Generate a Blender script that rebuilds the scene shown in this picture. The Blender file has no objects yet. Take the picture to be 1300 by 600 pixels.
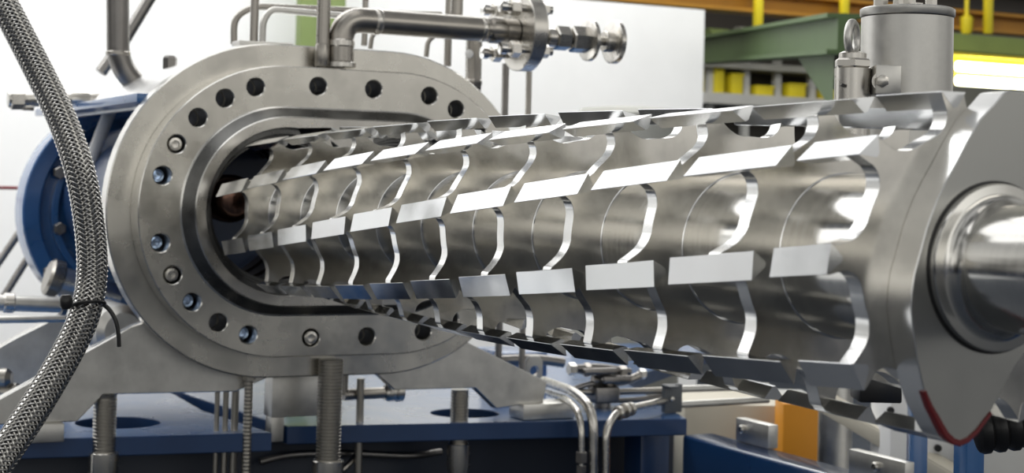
import bpy, bmesh, math, random
from mathutils import Vector, Matrix, noise
random.seed(5)
S = bpy.context.scene
COL = S.collection
R_ = math.radians
pi = math.pi

# ------------------------------------------------------------------ camera
CAM = Vector((1.7151386, -1.6439829, 0.0983679))
RT = Vector((0.4475648, 0.8938976, 0.025156))
UP = Vector((0.0155314, -0.0358968, 0.9992348))
FW = Vector((-0.8941166, 0.4468316, 0.0299497))
FPX, DY = 2088.18, -127.91
cd = bpy.data.cameras.new('camera'); cam = bpy.data.objects.new('camera', cd); COL.objects.link(cam)
B = -FW
cam.matrix_world = Matrix(((RT.x, UP.x, B.x, CAM.x), (RT.y, UP.y, B.y, CAM.y), (RT.z, UP.z, B.z, CAM.z), (0, 0, 0, 1)))
cd.sensor_fit = 'HORIZONTAL'; cd.sensor_width = 36.0
cd.lens = FPX / 1300 * 36
cd.shift_y = DY / 1300
cd.clip_start = 0.05; cd.clip_end = 200
cd.dof.use_dof = True; cd.dof.focus_distance = 3.4; cd.dof.aperture_fstop = 5.0
S.camera = cam

def at(px, py, X=None, Y=None, Z=None, d=None):
    """world point seen at a photo pixel (1300x600 frame) on a given plane"""
    r = RT * ((px - 650) / FPX) + UP * ((300 + DY - py) / FPX) + FW
    if X is not None: t = (X - CAM.x) / r.x
    elif Y is not None: t = (Y - CAM.y) / r.y
    elif Z is not None: t = (Z - CAM.z) / r.z
    else: t = d
    return CAM + r * t

# ------------------------------------------------------------------ light
FLOOR = -1.45
S.view_settings.view_transform = 'Standard'
S.view_settings.look = 'None'
S.view_settings.gamma = 1.0
S.view_settings.use_curve_mapping = False
S.view_settings.exposure = 0.0

W = bpy.data.worlds.new('hall_daylight'); S.world = W; W.use_nodes = True
wn = W.node_tree; wn.nodes.clear()
wout = wn.nodes.new('ShaderNodeOutputWorld'); wbg = wn.nodes.new('ShaderNodeBackground')
wtc = wn.nodes.new('ShaderNodeTexCoord'); wsep = wn.nodes.new('ShaderNodeSeparateXYZ')
wn.links.new(wtc.outputs['Generated'], wsep.inputs[0])
wr = wn.nodes.new('ShaderNodeValToRGB')
wm = wn.nodes.new('ShaderNodeMath'); wm.operation = 'MULTIPLY_ADD'; wm.inputs[1].default_value = 0.5; wm.inputs[2].default_value = 0.5
wn.links.new(wsep.outputs['Z'], wm.inputs[0]); wn.links.new(wm.outputs[0], wr.inputs[0])
e = wr.color_ramp.elements
e[0].position = 0.0; e[0].color = (0.008, 0.01, 0.015, 1)
e[1].position = 1.0; e[1].color = (0.35, 0.35, 0.35, 1)
for pos, c in ((0.46, (0.03, 0.035, 0.05, 1)), (0.495, (0.10, 0.10, 0.10, 1)), (0.53, (0.62, 0.61, 0.58, 1)), (0.60, (0.62, 0.61, 0.58, 1)), (0.75, (0.34, 0.34, 0.33, 1))):
    n_ = e.new(pos); n_.color = c
wnz = wn.nodes.new('ShaderNodeTexNoise'); wnz.inputs['Scale'].default_value = 2.6; wnz.inputs['Detail'].default_value = 2.0
wn.links.new(wtc.outputs['Generated'], wnz.inputs['Vector'])
wmr = wn.nodes.new('ShaderNodeMapRange'); wmr.interpolation_type = 'SMOOTHSTEP'
for i_, v_ in ((1, 0.38), (2, 0.62), (3, 0.22), (4, 1.45)): wmr.inputs[i_].default_value = v_
wx = wn.nodes.new('ShaderNodeMath'); wx.operation = 'MULTIPLY_ADD'; wx.use_clamp = True; wx.inputs[1].default_value = 1.0; wx.inputs[2].default_value = -0.2
wn.links.new(wsep.outputs['X'], wx.inputs[0])
wad = wn.nodes.new('ShaderNodeMath'); wad.operation = 'ADD'
wn.links.new(wnz.outputs['Fac'], wmr.inputs[0]); wn.links.new(wmr.outputs[0], wad.inputs[0]); wn.links.new(wx.outputs[0], wad.inputs[1])
wn.links.new(wad.outputs[0], wbg.inputs[1])
wn.links.new(wr.outputs[0], wbg.inputs[0])
wn.links.new(wbg.outputs[0], wout.inputs[0])

def area(name, loc, target, sx, sy, power, color=(1, 1, 1)):
    l = bpy.data.lights.new(name, 'AREA'); l.shape = 'RECTANGLE'; l.size = sx; l.size_y = sy; l.energy = power; l.color = color
    o = bpy.data.objects.new(name, l); COL.objects.link(o); o.location = loc
    o.rotation_euler = (Vector(target) - Vector(loc)).to_track_quat('-Z', 'Y').to_euler()
    return o
area('bar_reflection_light', (-7.4, 0.8, 3.75), (-1.2, 0.8, 2.6), 12.5, 4.6, 300, (1.0, 1.0, 1.0))  # unseen panel added so the bars reflect white; no window stands here
area('wall_wash_light', (-5.6, -0.5, 3.6), (-8.0, -0.5, 0.2), 12.0, 0.8, 350, (1.0, 1.0, 0.99))  # unseen lamp added to bring the partition up to full white
area('ceiling_light_near', (-1.5, 0.6, 4.6), (-1.5, 0.3, 0), 4.0, 1.2, 15, (1.0, 0.97, 0.92))
area('rim_fill_light', (-4.2, -1.8, 5.2), (-3.2, -1.3, 0), 5.0, 4.0, 85, (1.0, 1.0, 0.99))  # unseen lamp added to whiten the end plate rim and fill the table
area('ceiling_light_rear', (-10.0, 5.5, 4.2), (-10.6, 6.0, 0), 5.0, 1.5, 150, (1.0, 0.96, 0.86))
area('hall_light_right', (4.5, 3.0, 3.4), (-0.5, 0, 0), 3.0, 1.6, 20, (1.0, 0.95, 0.86))

# ------------------------------------------------------------------ materials
def mat(name, base, rough=0.35, metal=0.0, ns=0.0, na=0.0, rn=0.0, aniso=0.0, stretch=None, bump=0.0, emit=None, estr=0.0, coat=0.0):
    m = bpy.data.materials.new(name); m.use_nodes = True
    nt = m.node_tree; b = nt.nodes['Principled BSDF']
    b.inputs['Base Color'].default_value = (*base, 1); b.inputs['Roughness'].default_value = rough; b.inputs['Metallic'].default_value = metal
    if coat: b.inputs['Coat Weight'].default_value = coat; b.inputs['Coat Roughness'].default_value = 0.15
    if emit: b.inputs['Emission Color'].default_value = (*emit, 1); b.inputs['Emission Strength'].default_value = estr
    if ns:
        tc = nt.nodes.new('ShaderNodeTexCoord'); mp = nt.nodes.new('ShaderNodeMapping')
        if stretch: mp.inputs['Scale'].default_value = stretch
        nz = nt.nodes.new('ShaderNodeTexNoise'); nz.inputs['Scale'].default_value = ns; nz.inputs['Detail'].default_value = 4; nz.inputs['Roughness'].default_value = 0.6
        nt.links.new(tc.outputs['Object'], mp.inputs[0]); nt.links.new(mp.outputs[0], nz.inputs['Vector'])
        rp = nt.nodes.new('ShaderNodeMapRange'); rp.inputs[1].default_value = 0.3; rp.inputs[2].default_value = 0.7
        nt.links.new(nz.outputs['Fac'], rp.inputs[0])
        if na:
            mx = nt.nodes.new('ShaderNodeMix'); mx.data_type = 'RGBA'
            mx.inputs[6].default_value = (*[c * (1 - na) for c in base], 1); mx.inputs[7].default_value = (*[min(1, c * (1 + na)) for c in base], 1)
            nt.links.new(rp.outputs[0], mx.inputs[0]); nt.links.new(mx.outputs[2], b.inputs['Base Color'])
        if rn:
            mr = nt.nodes.new('ShaderNodeMapRange'); mr.inputs[3].default_value = max(0.02, rough - rn); mr.inputs[4].default_value = rough + rn
            nt.links.new(rp.outputs[0], mr.inputs[0]); nt.links.new(mr.outputs[0], b.inputs['Roughness'])
        if bump:
            bp = nt.nodes.new('ShaderNodeBump'); bp.inputs['Strength'].default_value = bump; bp.inputs['Distance'].default_value = 0.002
            nt.links.new(nz.outputs['Fac'], bp.inputs['Height']); nt.links.new(bp.outputs[0], b.inputs['Normal'])
    return m

M = dict(
    disc=mat('ground_disc_steel', (0.63, 0.61, 0.565), 0.19, 1, 7, 0.20, 0.07),
    edge=mat('machined_edge_steel', (0.84, 0.84, 0.83), 0.20, 1),
    bar=mat('bar_steel', (0.70, 0.71, 0.72), 0.17, 1, 9, 0.05, 0.05),
    core=mat('turned_shaft_steel', (0.66, 0.65, 0.62), 0.15, 1, 14, 0.05, 0.03, stretch=(8, 1, 1)),
    plate=mat('end_plate_steel', (0.46, 0.46, 0.44), 0.36, 1, 5, 0.05, 0.05),
    flange=mat('flange_steel', (0.60, 0.58, 0.53), 0.26, 1, 6, 0.15, 0.07),
    flange_edge=mat('flange_edge_steel', (0.72, 0.71, 0.68), 0.22, 1, 12, 0.08, 0.05),
    spigot=mat('spigot_steel', (0.58, 0.56, 0.52), 0.27, 1, 7, 0.14, 0.08),
    groove=mat('dark_band_steel', (0.16, 0.16, 0.155), 0.30, 1, 9, 0.3, 0.08),  # darker tone for the spigot cone and bore steps
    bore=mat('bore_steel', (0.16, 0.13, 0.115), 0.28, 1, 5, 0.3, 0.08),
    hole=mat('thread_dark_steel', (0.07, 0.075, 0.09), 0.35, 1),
    steel=mat('stainless_steel', (0.60, 0.58, 0.54), 0.27, 1, 10, 0.10, 0.08),
    satin=mat('satin_steel', (0.62, 0.61, 0.58), 0.40, 1, 14, 0.12, 0.08),
    pipe=mat('pipe_steel', (0.36, 0.34, 0.31), 0.30, 1, 8, 0.12, 0.06),
    darkpipe=mat('dark_pipe_steel', (0.24, 0.23, 0.22), 0.34, 1, 8, 0.15, 0.06),
    chrome=mat('bright_steel', (0.80, 0.79, 0.77), 0.12, 1),
    jacket=mat('polished_jacket_steel', (0.78, 0.78, 0.77), 0.30, 1, 5, 0.05, 0.05),
    braid=mat('braid_wire_steel', (0.52, 0.51, 0.49), 0.20, 1),
    floor_bounce=mat('pale_bounce_tint', (0.70, 0.71, 0.72), 0.5, 0, 3, 0.06),  # pale tone of the slab added for bar reflections
    blue_glint=mat('blue_glint_steel', (0.45, 0.58, 0.80), 0.15, 1),  # blue tint painting glints inside the bolt holes
    brown_metal=mat('brown_dome_metal', (0.20, 0.115, 0.085), 0.22, 1, 6, 0.2, 0.05),  # brown tone for the dome in the bore
    slate=mat('slate_bracket_paint', (0.10, 0.11, 0.12), 0.4, 0, 6, 0.1),
    railblue=mat('glossy_blue_paint', (0.012, 0.050, 0.15), 0.2, 0, 5, 0.1, coat=1.0),
    rod=mat('threaded_rod_steel', (0.40, 0.38, 0.34), 0.30, 1),
    blue=mat('blue_paint', (0.020, 0.110, 0.31), 0.30, 0.0, 5, 0.14, 0.06, coat=0.9),
    darkblue=mat('dark_blue_paint', (0.010, 0.042, 0.13), 0.38, 0.0, 5, 0.15, 0.06, coat=0.3),
    navy=mat('under_table_shade', (0.008, 0.016, 0.035), 0.5),  # near-black blue painting the shade under the table
    black=mat('black_rubber', (0.012, 0.012, 0.013), 0.35),
    red=mat('dark_red_sealant', (0.16, 0.010, 0.014), 0.35),
    white=mat('white_panel_paint', (0.88, 0.88, 0.87), 0.6, 0, 2, 0.03),
    cream=mat('cream_paint', (0.62, 0.58, 0.48), 0.5, 0, 3, 0.06),
    palegrey=mat('pale_grey_paint', (0.55, 0.55, 0.53), 0.5, 0, 3, 0.06),
    orange=mat('orange_paint', (0.75, 0.30, 0.012), 0.5, 0, 3, 0.06),
    amber=mat('amber_girder_paint', (0.42, 0.20, 0.02), 0.5, 0, 3, 0.10),
    green=mat('green_girder_paint', (0.075, 0.125, 0.045), 0.5, 0, 3, 0.10),
    olive=mat('olive_paint', (0.17, 0.23, 0.07), 0.5, 0, 3, 0.10),
    yellow=mat('yellow_paint', (0.75, 0.62, 0.02), 0.5, 0, 3, 0.08),
    rack=mat('rack_grey_paint', (0.30, 0.30, 0.27), 0.5, 0, 3, 0.08),
    shelfdark=mat('dark_store_back', (0.035, 0.030, 0.025), 0.7),
    wallgrey=mat('hall_wall_paint', (0.22, 0.22, 0.19), 0.7, 0, 2, 0.1),
    floor=mat('sealed_concrete', (0.030, 0.040, 0.060), 0.45, 0, 3, 0.15, 0.1),
    lamp=mat('fluorescent_tube', (1, 1, 0.9), 0.4, 0, emit=(1.0, 0.97, 0.62), estr=9.0),
)

# ------------------------------------------------------------------ mesh builder
OFF = {}
def basis(axis):
    a = Vector(axis).normalized()
    u = Vector((0, 0, 1)) if abs(a.z) < 0.9 else Vector((0, 1, 0))
    u = (u - a * u.dot(a)).normalized(); v = a.cross(u)
    return a, u, v

class MB:
    def __init__(s): s.v = []; s.f = []; s.m = []
    def add(s, vs, fs, mi=0):
        o = len(s.v); s.v += [Vector(q) for q in vs]
        for f in fs: s.f.append([i + o for i in f]); s.m.append(mi)
        return s
    def box(s, c, h, rot=None, mi=0, basis3=None):
        """c centre, h half sizes; optional rotation matrix"""
        vs = []
        for x in (-1, 1):
            for y in (-1, 1):
                for z in (-1, 1):
                    q = Vector((x * h[0], y * h[1], z * h[2]))
                    if rot is not None: q = rot @ q
                    vs.append(Vector(c) + q)
        return s.add(vs, [(0, 1, 3, 2), (4, 6, 7, 5), (0, 4, 5, 1), (2, 3, 7, 6), (0, 2, 6, 4), (1, 5, 7, 3)], mi)
    def lathe(s, o, axis, prof, n=32, mi=0, phase=0.0, caps=True, mis=None):
        """prof: list of (h, r) along axis from o"""
        a, u, v = basis(axis); o = Vector(o)
        vs = []; fs = []; ms = []
        for h, r in prof:
            for i in range(n):
                t = 2 * pi * i / n + phase
                vs.append(o + a * h + (u * math.cos(t) + v * math.sin(t)) * r)
        base = len(s.v)
        for k in range(len(prof) - 1):
            for i in range(n):
                j = (i + 1) % n
                s.f.append([base + k * n + i, base + k * n + j, base + (k + 1) * n + j, base + (k + 1) * n + i]); s.m.append(mis[k] if mis else mi)
        if caps:
            s.f.append([base + i for i in reversed(range(n))]); s.m.append(mi)
            s.f.append([base + (len(prof) - 1) * n + i for i in range(n)]); s.m.append(mis[-1] if mis else mi)
        s.v += vs
        return s
    def cyl(s, a, b, r, n=24, mi=0, r2=None):
        a = Vector(a); b = Vector(b)
        return s.lathe(a, b - a, [(0, r), ((b - a).length, r if r2 is None else r2)], n, mi)
    def hexa(s, a, b, r, mi=0, phase=0.0):
        a = Vector(a); b = Vector(b); L = (b - a).length; c = min(r * 0.12, L * 0.2)
        return s.lathe(a, b - a, [(0, r - c), (c, r), (L - c, r), (L, r - c)], 6, mi, phase)
    def tube(s, pts, r, n=14, mi=0, caps=True, radii=None):
        pts = [Vector(q) for q in pts]; N = len(pts)
        t = [(pts[min(i + 1, N - 1)] - pts[max(i - 1, 0)]).normalized() for i in range(N)]
        a, u, v = basis(t[0]); base = len(s.v)
        for i in range(N):
            u = (u - t[i] * u.dot(t[i])).normalized(); v = t[i].cross(u)
            rr = radii[i] if radii else r
            for k in range(n):
                w = 2 * pi * k / n
                s.v.append(pts[i] + (u * math.cos(w) + v * math.sin(w)) * rr)
        for i in range(N - 1):
            for k in range(n):
                j = (k + 1) % n
                s.f.append([base + i * n + k, base + i * n + j, base + (i + 1) * n + j, base + (i + 1) * n + k]); s.m.append(mi)
        if caps:
            s.f.append([base + i for i in reversed(range(n))]); s.m.append(mi)
            s.f.append([base + (N - 1) * n + i for i in range(n)]); s.m.append(mi)
        return s
    def prism(s, loop, vec, mi=0, mi_side=None):
        """flat polygon (list of points) extruded along vec"""
        n = len(loop); vec = Vector(vec); b = len(s.v)
        s.v += [Vector(q) for q in loop] + [Vector(q) + vec for q in loop]
        s.f.append([b + i for i in reversed(range(n))]); s.m.append(mi)
        s.f.append([b + n + i for i in range(n)]); s.m.append(mi)
        for i in range(n):
            j = (i + 1) % n
            s.f.append([b + i, b + j, b + n + j, b + n + i]); s.m.append(mi if mi_side is None else mi_side)
        return s
    def plate(s, loops, x0, x1, bevel=0.0, mi=0, mi_side=1, plane='YZ'):
        """2-D outlines (first the outer, then the holes) filled and given thickness from x0 to x1"""
        cu = bpy.data.curves.new('tmp', 'CURVE'); cu.dimensions = '2D'; cu.fill_mode = 'BOTH'
        cu.extrude = abs(x1 - x0) / 2 - bevel; cu.bevel_depth = bevel; cu.bevel_resolution = 0
        cu.offset = -bevel
        for L in loops:
            sp = cu.splines.new('POLY'); sp.points.add(len(L) - 1); sp.use_cyclic_u = True
            for q, pt in zip(sp.points, L): q.co = (pt[0], pt[1], 0, 1)
        o = bpy.data.objects.new('tmp', cu); COL.objects.link(o)
        dg = bpy.context.evaluated_depsgraph_get(); me = bpy.data.meshes.new_from_object(o.evaluated_get(dg))
        bm = bmesh.new(); bm.from_mesh(me); bmesh.ops.remove_doubles(bm, verts=bm.verts, dist=1e-6); bmesh.ops.recalc_face_normals(bm, faces=bm.faces)
        xm = (x0 + x1) / 2; b = len(s.v)
        bm.verts.ensure_lookup_table()
        for q in bm.verts:
            s.v.append(Vector((xm + q.co.z, q.co.x, q.co.y)) if plane == 'YZ' else Vector((q.co.x, q.co.y, xm + q.co.z)) if plane == 'XY' else Vector((q.co.x, xm - q.co.z, q.co.y)))
        for f in bm.faces:
            s.f.append([b + q.index for q in f.verts]); s.m.append(mi if abs(f.normal.z) > 0.8 else mi_side)
        bm.free(); bpy.data.objects.remove(o); bpy.data.curves.remove(cu); bpy.data.meshes.remove(me)
        return s
    def build(s, name, mats, parent=None, bevel=0.0, smooth=True, angle=35, off=None, segs=2):
        if not isinstance(mats, (list, tuple)): mats = [mats]
        o3 = off if off is not None else (OFF[parent.name] if parent else Vector((0, 0, 0)))
        me = bpy.data.meshes.new(name); me.from_pydata([q - o3 for q in s.v], [], s.f)
        for m_ in mats: me.materials.append(m_)
        for pl, mi in zip(me.polygons, s.m): pl.material_index = min(mi, len(mats) - 1)
        bm = bmesh.new(); bm.from_mesh(me); bmesh.ops.recalc_face_normals(bm, faces=bm.faces)
        if bevel:
            ed = [e_ for e_ in bm.edges if len(e_.link_faces) == 2 and e_.calc_face_angle(0) > R_(30)]
            bmesh.ops.bevel(bm, geom=ed, offset=bevel, segments=segs, affect='EDGES', profile=0.5, clamp_overlap=True)
        bm.to_mesh(me); bm.free()
        if smooth:
            me.shade_smooth(); me.set_sharp_from_angle(angle=R_(angle))
        o = bpy.data.objects.new(name, me); COL.objects.link(o)
        if parent: o.parent = parent; OFF[o.name] = o3
        return o

def tag(o, label, cat, group=None, kind=None):
    if label: o['label'] = label
    if cat: o['category'] = cat
    if group: o['group'] = group
    if kind: o['kind'] = kind
    return o
def thing(name, label, cat, loc, group=None):
    o = bpy.data.objects.new(name, None); COL.objects.link(o); o.location = loc; o.empty_display_size = 0.05
    OFF[o.name] = Vector(loc)
    return tag(o, label, cat, group)
def solo(mb, name, mats, label, cat, group=None, bevel=0.0, **k):
    """a thing that is one mesh, origin at its base"""
    lo = Vector([min(q[i] for q in mb.v) for i in range(3)]); hi = Vector([max(q[i] for q in mb.v) for i in range(3)])
    c = Vector(((lo.x + hi.x) / 2, (lo.y + hi.y) / 2, lo.z))
    o = mb.build(name, mats, None, bevel, off=c, **k); o.location = c
    return tag(o, label, cat, group)

def circ(cx, cy, r, n=28, ph=0.0): return [(cx + r * math.cos(2 * pi * i / n + ph), cy + r * math.sin(2 * pi * i / n + ph)) for i in range(n)]
def stadium(r, D, n=36):
    L = []
    for i in range(n + 1):
        t = pi / 2 + pi * i / n; L.append((r * math.cos(t), r * math.sin(t)))
    for i in range(n + 1):
        t = -pi / 2 + pi * i / n; L.append((D + r * math.cos(t), r * math.sin(t)))
    return L
def figure8(r, D, n=48):
    L = []; a = math.acos(D / 2 / r)
    for i in range(n + 1):
        t = a + (2 * pi - 2 * a) * i / n; L.append((r * math.cos(t), r * math.sin(t)))
    for i in range(1, n):
        t = -(pi - a) + (2 * pi - 2 * a) * i / n; L.append((D + r * math.cos(t), r * math.sin(t)))
    return L
def round_path(pts, rad, seg=6):
    """polyline with its corners rounded off"""
    pts = [Vector(q) for q in pts]; out = [pts[0]]
    for i in range(1, len(pts) - 1):
        a, b, c = pts[i - 1], pts[i], pts[i + 1]
        d1 = (a - b); d2 = (c - b); r = min(rad, d1.length * 0.48, d2.length * 0.48)
        p1 = b + d1.normalized() * r; p2 = b + d2.normalized() * r
        for k in range(seg + 1):
            t = k / seg; out.append(p1 * (1 - t) ** 2 + b * 2 * t * (1 - t) + p2 * t * t)
    out.append(pts[-1]); return out
def smooth_path(pts, sub=8):
    pts = [Vector(q) for q in pts]; P = [pts[0] * 2 - pts[1]] + pts + [pts[-1] * 2 - pts[-2]]; out = []
    for i in range(1, len(P) - 2):
        for k in range(sub):
            t = k / sub; a, b, c, d = P[i - 1], P[i], P[i + 1], P[i + 2]
            out.append(0.5 * ((2 * b) + (c - a) * t + (2 * a - 5 * b + 4 * c - d) * t * t + (3 * b - a - 3 * c + d) * t ** 3))
    out.append(pts[-1]); return out

#SECTION STRUCTURE
# ------------------------------------------------------------------ hall
def struct(mb, name, mats, **k):
    o = mb.build(name, mats, None, **k); o['kind'] = 'structure'; return o
struct(MB().box((-3, 3, FLOOR - 0.05), (13, 11, 0.05)), 'floor', M['floor'])
struct(MB().box((-6.0, -4.4, FLOOR + 0.004), (2.0, 3.1, 0.004)), 'floor_reflector', M['floor_bounce'])  # unseen pale slab added for the facing bars to reflect
# white partition wall far behind the barrel, perpendicular to the machine
struct(MB().box((-8.05, -1.05, (FLOOR + 1.36) / 2), (0.05, 5.75, (1.36 - FLOOR) / 2)), 'wall_partition', M['white'])
struct(MB().box((-13.6, 3, 1.9), (0.1, 11, 3.35)), 'wall_back', M['wallgrey'])

#SECTION ROTOR
# ------------------------------------------------------------------ kneading rotor
PT, TH0, SP, TWD = 0.27845, 4.4, 40.0, 23.445      # pitch, first arm angle, arm spacing, twist in degrees per metre
rotor = thing('kneading_rotor', 'long steel kneading rotor with rows of tilted bars, drawn out of the barrel', 'rotor', (-1.5, 0, -0.25))
core = MB().lathe((-2.93, 0, 0), (1, 0, 0), [(0, 0.125), (0.01, 0.130), (2.86, 0.130)], 72).build('core_shaft', M['core'], rotor)

def pol(r, a): return (-r * math.cos(R_(a)), r * math.sin(R_(a)))
def disc_outline(end=False):
    if end: prof = [(-13.5, .1935), (-10.0, .195), (-7.6, .1985), (-5.8, .2035), (-4.6, .2100), (-3.9, .2175), (-3.8, .226), (-4.9, .2515), (4.7, .2458), (5.6, .232), (7.0, .217), (9.5, .205), (13, .197), (16, .1935)]
    else: prof = [(-13.5, .1935), (-9.0, .1945), (-6.0, .1975), (-3.8, .2025), (-2.3, .2085), (-1.4, .2155), (-1.1, .222), (-1.1, .2285), (0.4, .2400), (4.2, .2420), (5.6, .2385), (6.6, .231), (8.0, .221), (9.8, .211), (12.0, .203), (15.0, .1965), (18, .1935)]
    L = []
    fine = []
    sharp = (7, 8) if end else (7, 8, 9)
    for i in range(len(prof)):
        p1 = prof[i]; fine.append(p1)
        if i == len(prof) - 1: break
        p2 = prof[i + 1]
        if i in sharp and i + 1 in sharp or abs(p1[1] - p2[1]) > .02 or abs(p1[0] - p2[0]) > 6: continue
        p0 = prof[i - 1] if i and i not in sharp else (2 * p1[0] - p2[0], 2 * p1[1] - p2[1])
        p3 = prof[i + 2] if i + 2 < len(prof) and i + 1 not in sharp else (2 * p2[0] - p1[0], 2 * p2[1] - p1[1])
        for t in (1 / 3, 2 / 3):
            fine.append(tuple(0.5 * (2 * p1[c] + (p2[c] - p0[c]) * t + (2 * p0[c] - 5 * p1[c] + 4 * p2[c] - p3[c]) * t * t + (3 * p1[c] - p0[c] - 3 * p2[c] + p3[c]) * t ** 3) for c in (0, 1)))
    for k in range(9):
        b = k * SP
        for a, r in fine: L.append(pol(r, b + a))
        a0 = prof[-1][0]; a1 = SP + prof[0][0]
        for j in range(1, 12): L.append(pol(.1935, b + a0 + (a1 - a0) * j / 12))
    return L
def bar_mesh(x0, x1):
    mb = MB(); sec = [(-.0214, .2517), (-.0209, .2525), (.0207, .2468), (.0212, .2459), (.0040, .2270), (-.0030, .2265)]
    n = len(sec); vs = []
    xc = -0.1155
    sl = R_(TWD * 0.91) * 0.25
    for x in (x0, x1):
        for u, r in sec:
            u2 = u + sl * (x - xc); vs.append((x, -r, u2))
    fs = [list(range(n)), list(range(2 * n - 1, n - 1, -1))] + [[i, i + n, (i + 1) % n + n, (i + 1) % n] for i in range(n)]
    return mb.add(vs, fs)
def mesh_only(mb, name, mats, **k):
    o = mb.build(name, mats, None, off=Vector((0, 0, 0)), **k); me = o.data; bpy.data.objects.remove(o); return me
def disc_mb(end):
    mb = MB().plate([disc_outline(end), circ(0, 0, 0.128, 64)], -0.130, -0.100, 0.0006)
    # weld fillet where the disc meets the core
    mb.lathe((-0.1, 0, 0), (1, 0, 0), [(-.001, .1322), (.0006, .1318), (.0018, .1298), (-.001, .1285)], 64, mi=1, caps=False)
    return mb
disc_me = mesh_only(disc_mb(False), 'star_disc', [M['disc'], M['edge']], angle=25)
end_me = mesh_only(disc_mb(True), 'end_disc', [M['disc'], M['edge']], angle=25)
bar_me = mesh_only(bar_mesh(-0.231, 0.0), 'kneading_bar', M['bar'], smooth=False)
barend_me = mesh_only(bar_mesh(-0.231, -0.0995), 'kneading_bar_short', M['bar'], smooth=False)
for k in range(11):
    d = bpy.data.objects.new('star_disc', end_me if k == 0 else disc_me); COL.objects.link(d); d.parent = rotor
    xk = -k * PT
    d.location = Vector((xk, 0, 0)) - rotor.location
    d.rotation_euler.x = -R_(TH0 + TWD * (xk - 0.1155))
    for r in range(9):
        b = bpy.data.objects.new('kneading_bar', barend_me if k == 0 else bar_me); COL.objects.link(b); b.parent = d
        b.rotation_euler.x = -R_(SP * r)
# cam-shaped end plate
cam_pts = [(.050, .249), (.030, .2495), (.014, .247), (-.006, .228), (-.029, .208), (-.052, .176), (-.071, .146), (-.090, .118), (-.106, .091), (-.122, .055), (-.133, .021), (-.143, -.010), (-.147, -.035),
           (-.147, -.060), (-.143, -.087), (-.134, -.130), (-.122, -.169), (-.112, -.190), (-.101, -.206), (-.092, -.220), (-.083, -.232), (-.071, -.241), (-.058, -.2445), (-.043, -.240), (-.027, -.229), (-.002, -.203),
           (.022, -.167), (.044, -.137), (.066, -.116), (.095, -.085), (.118, -.040), (.133, .010), (.138, .060), (.130, .115), (.112, .175), (.088, .225), (.070, .243)]
MB().plate([cam_pts, circ(0, 0, .10, 48)], -0.1005, -0.05, 0.0015).build('end_plate', [M['plate'], M['edge']], rotor, angle=25)
# red sealant painted on the lower tip of the plate
red = MB(); tip = cam_pts[16:26]; n = len(tip)
rows = []
cx, cz = -0.05, -0.15
for i, (y, z) in enumerate(tip):
    a = Vector(tip[max(i - 1, 0)]); b = Vector(tip[min(i + 1, n - 1)]); t = (b - a).normalized(); nrm = Vector((t.y, -t.x))
    if nrm.dot(Vector((y - cx, z - cz))) < 0: nrm = -nrm
    f_ = math.sin(pi * (0.12 + 0.76 * i / (n - 1)))
    win = 0.0065 * f_; q = Vector((y, z))
    rows.append([(-0.058 - 0.004 * f_, *(q + nrm * .0015)), (-0.049, *(q + nrm * .0030)), (-0.0475, *(q + nrm * .001)), (-0.0478, *(q - nrm * win)), (-0.0505, *(q - nrm * win)), (-0.0525, *(q - nrm * .001))])
vs = [v_ for r_ in rows for v_ in r_]; fs = []
for i in range(n - 1):
    for j in range(6): fs.append([i * 6 + j, i * 6 + (j + 1) % 6, (i + 1) * 6 + (j + 1) % 6, (i + 1) * 6 + j])
fs += [list(range(6)), list(range((n - 1) * 6, n * 6))]
tag(red.add(vs, fs).build('sealant_stripe', M['red'], rotor), 'dark red sealant stripe', None)
# dark ring at the hub gap, hub ring, journal
MB().lathe((-0.05, 0, 0), (1, 0, 0), [(-.01, .1215), (.0012, .1215), (.0014, .1175), (-.01, .1175)], 64, caps=False).build('hub_dark_ring', M['black'], rotor)
MB().lathe((-0.06, 0, 0), (1, 0, 0), [(0, .1175), (.020, .1178), (.0225, .1165), (.0228, .1150), (.0228, .1045), (.0235, .1010), (.026, .0965), (.031, .0925), (.038, .0898), (.046, .0887), (.30, .0885), (.302, .0875)], 80).build('hub_ring', M['core'], rotor)
MB().lathe((0.235, 0, 0), (1, 0, 0), [(0, .0885), (1.35, .0885), (1.355, .085)], 72).build('journal', M['core'], rotor)

#SECTION BARREL
# ------------------------------------------------------------------ barrel
D = 0.385; XF = -3.143; XR = -3.238
barrel = thing('extruder_barrel', 'twin-bore steel barrel with oval bolted flange the rotor is drawn from', 'machine barrel', (XF, D / 2, -0.66))
holes = []
a0, da = 14.88, 15.15
for i in range(5):
    for s_ in (1, -1):
        t = R_(a0 + da * i); holes.append((-.391 * math.cos(t), s_ * .391 * math.sin(t)))
for y_ in (.104, .290):
    for s_ in (1, -1): holes.append((y_, s_ * .391))
for i in range(5):
    for s_ in (1, -1):
        t = R_(a0 + da * i); holes.append((D + .391 * math.cos(t), s_ * .391 * math.sin(t)))
HR = 0.0275
MB().plate([stadium(.449, D), figure8(.262, D)] + [circ(y, z, HR) for y, z in holes], XR + .001, XF, .003).build('bolting_ring', [M['flange'], M['flange_edge']], barrel, angle=25)
MB().plate([stadium(.523, D), figure8(.262, D)] + [circ(y, z, HR * .92) for y, z in holes], XR - .07, XR, .004).build('flange', [M['flange'], M['flange_edge']], barrel, angle=25)
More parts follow.
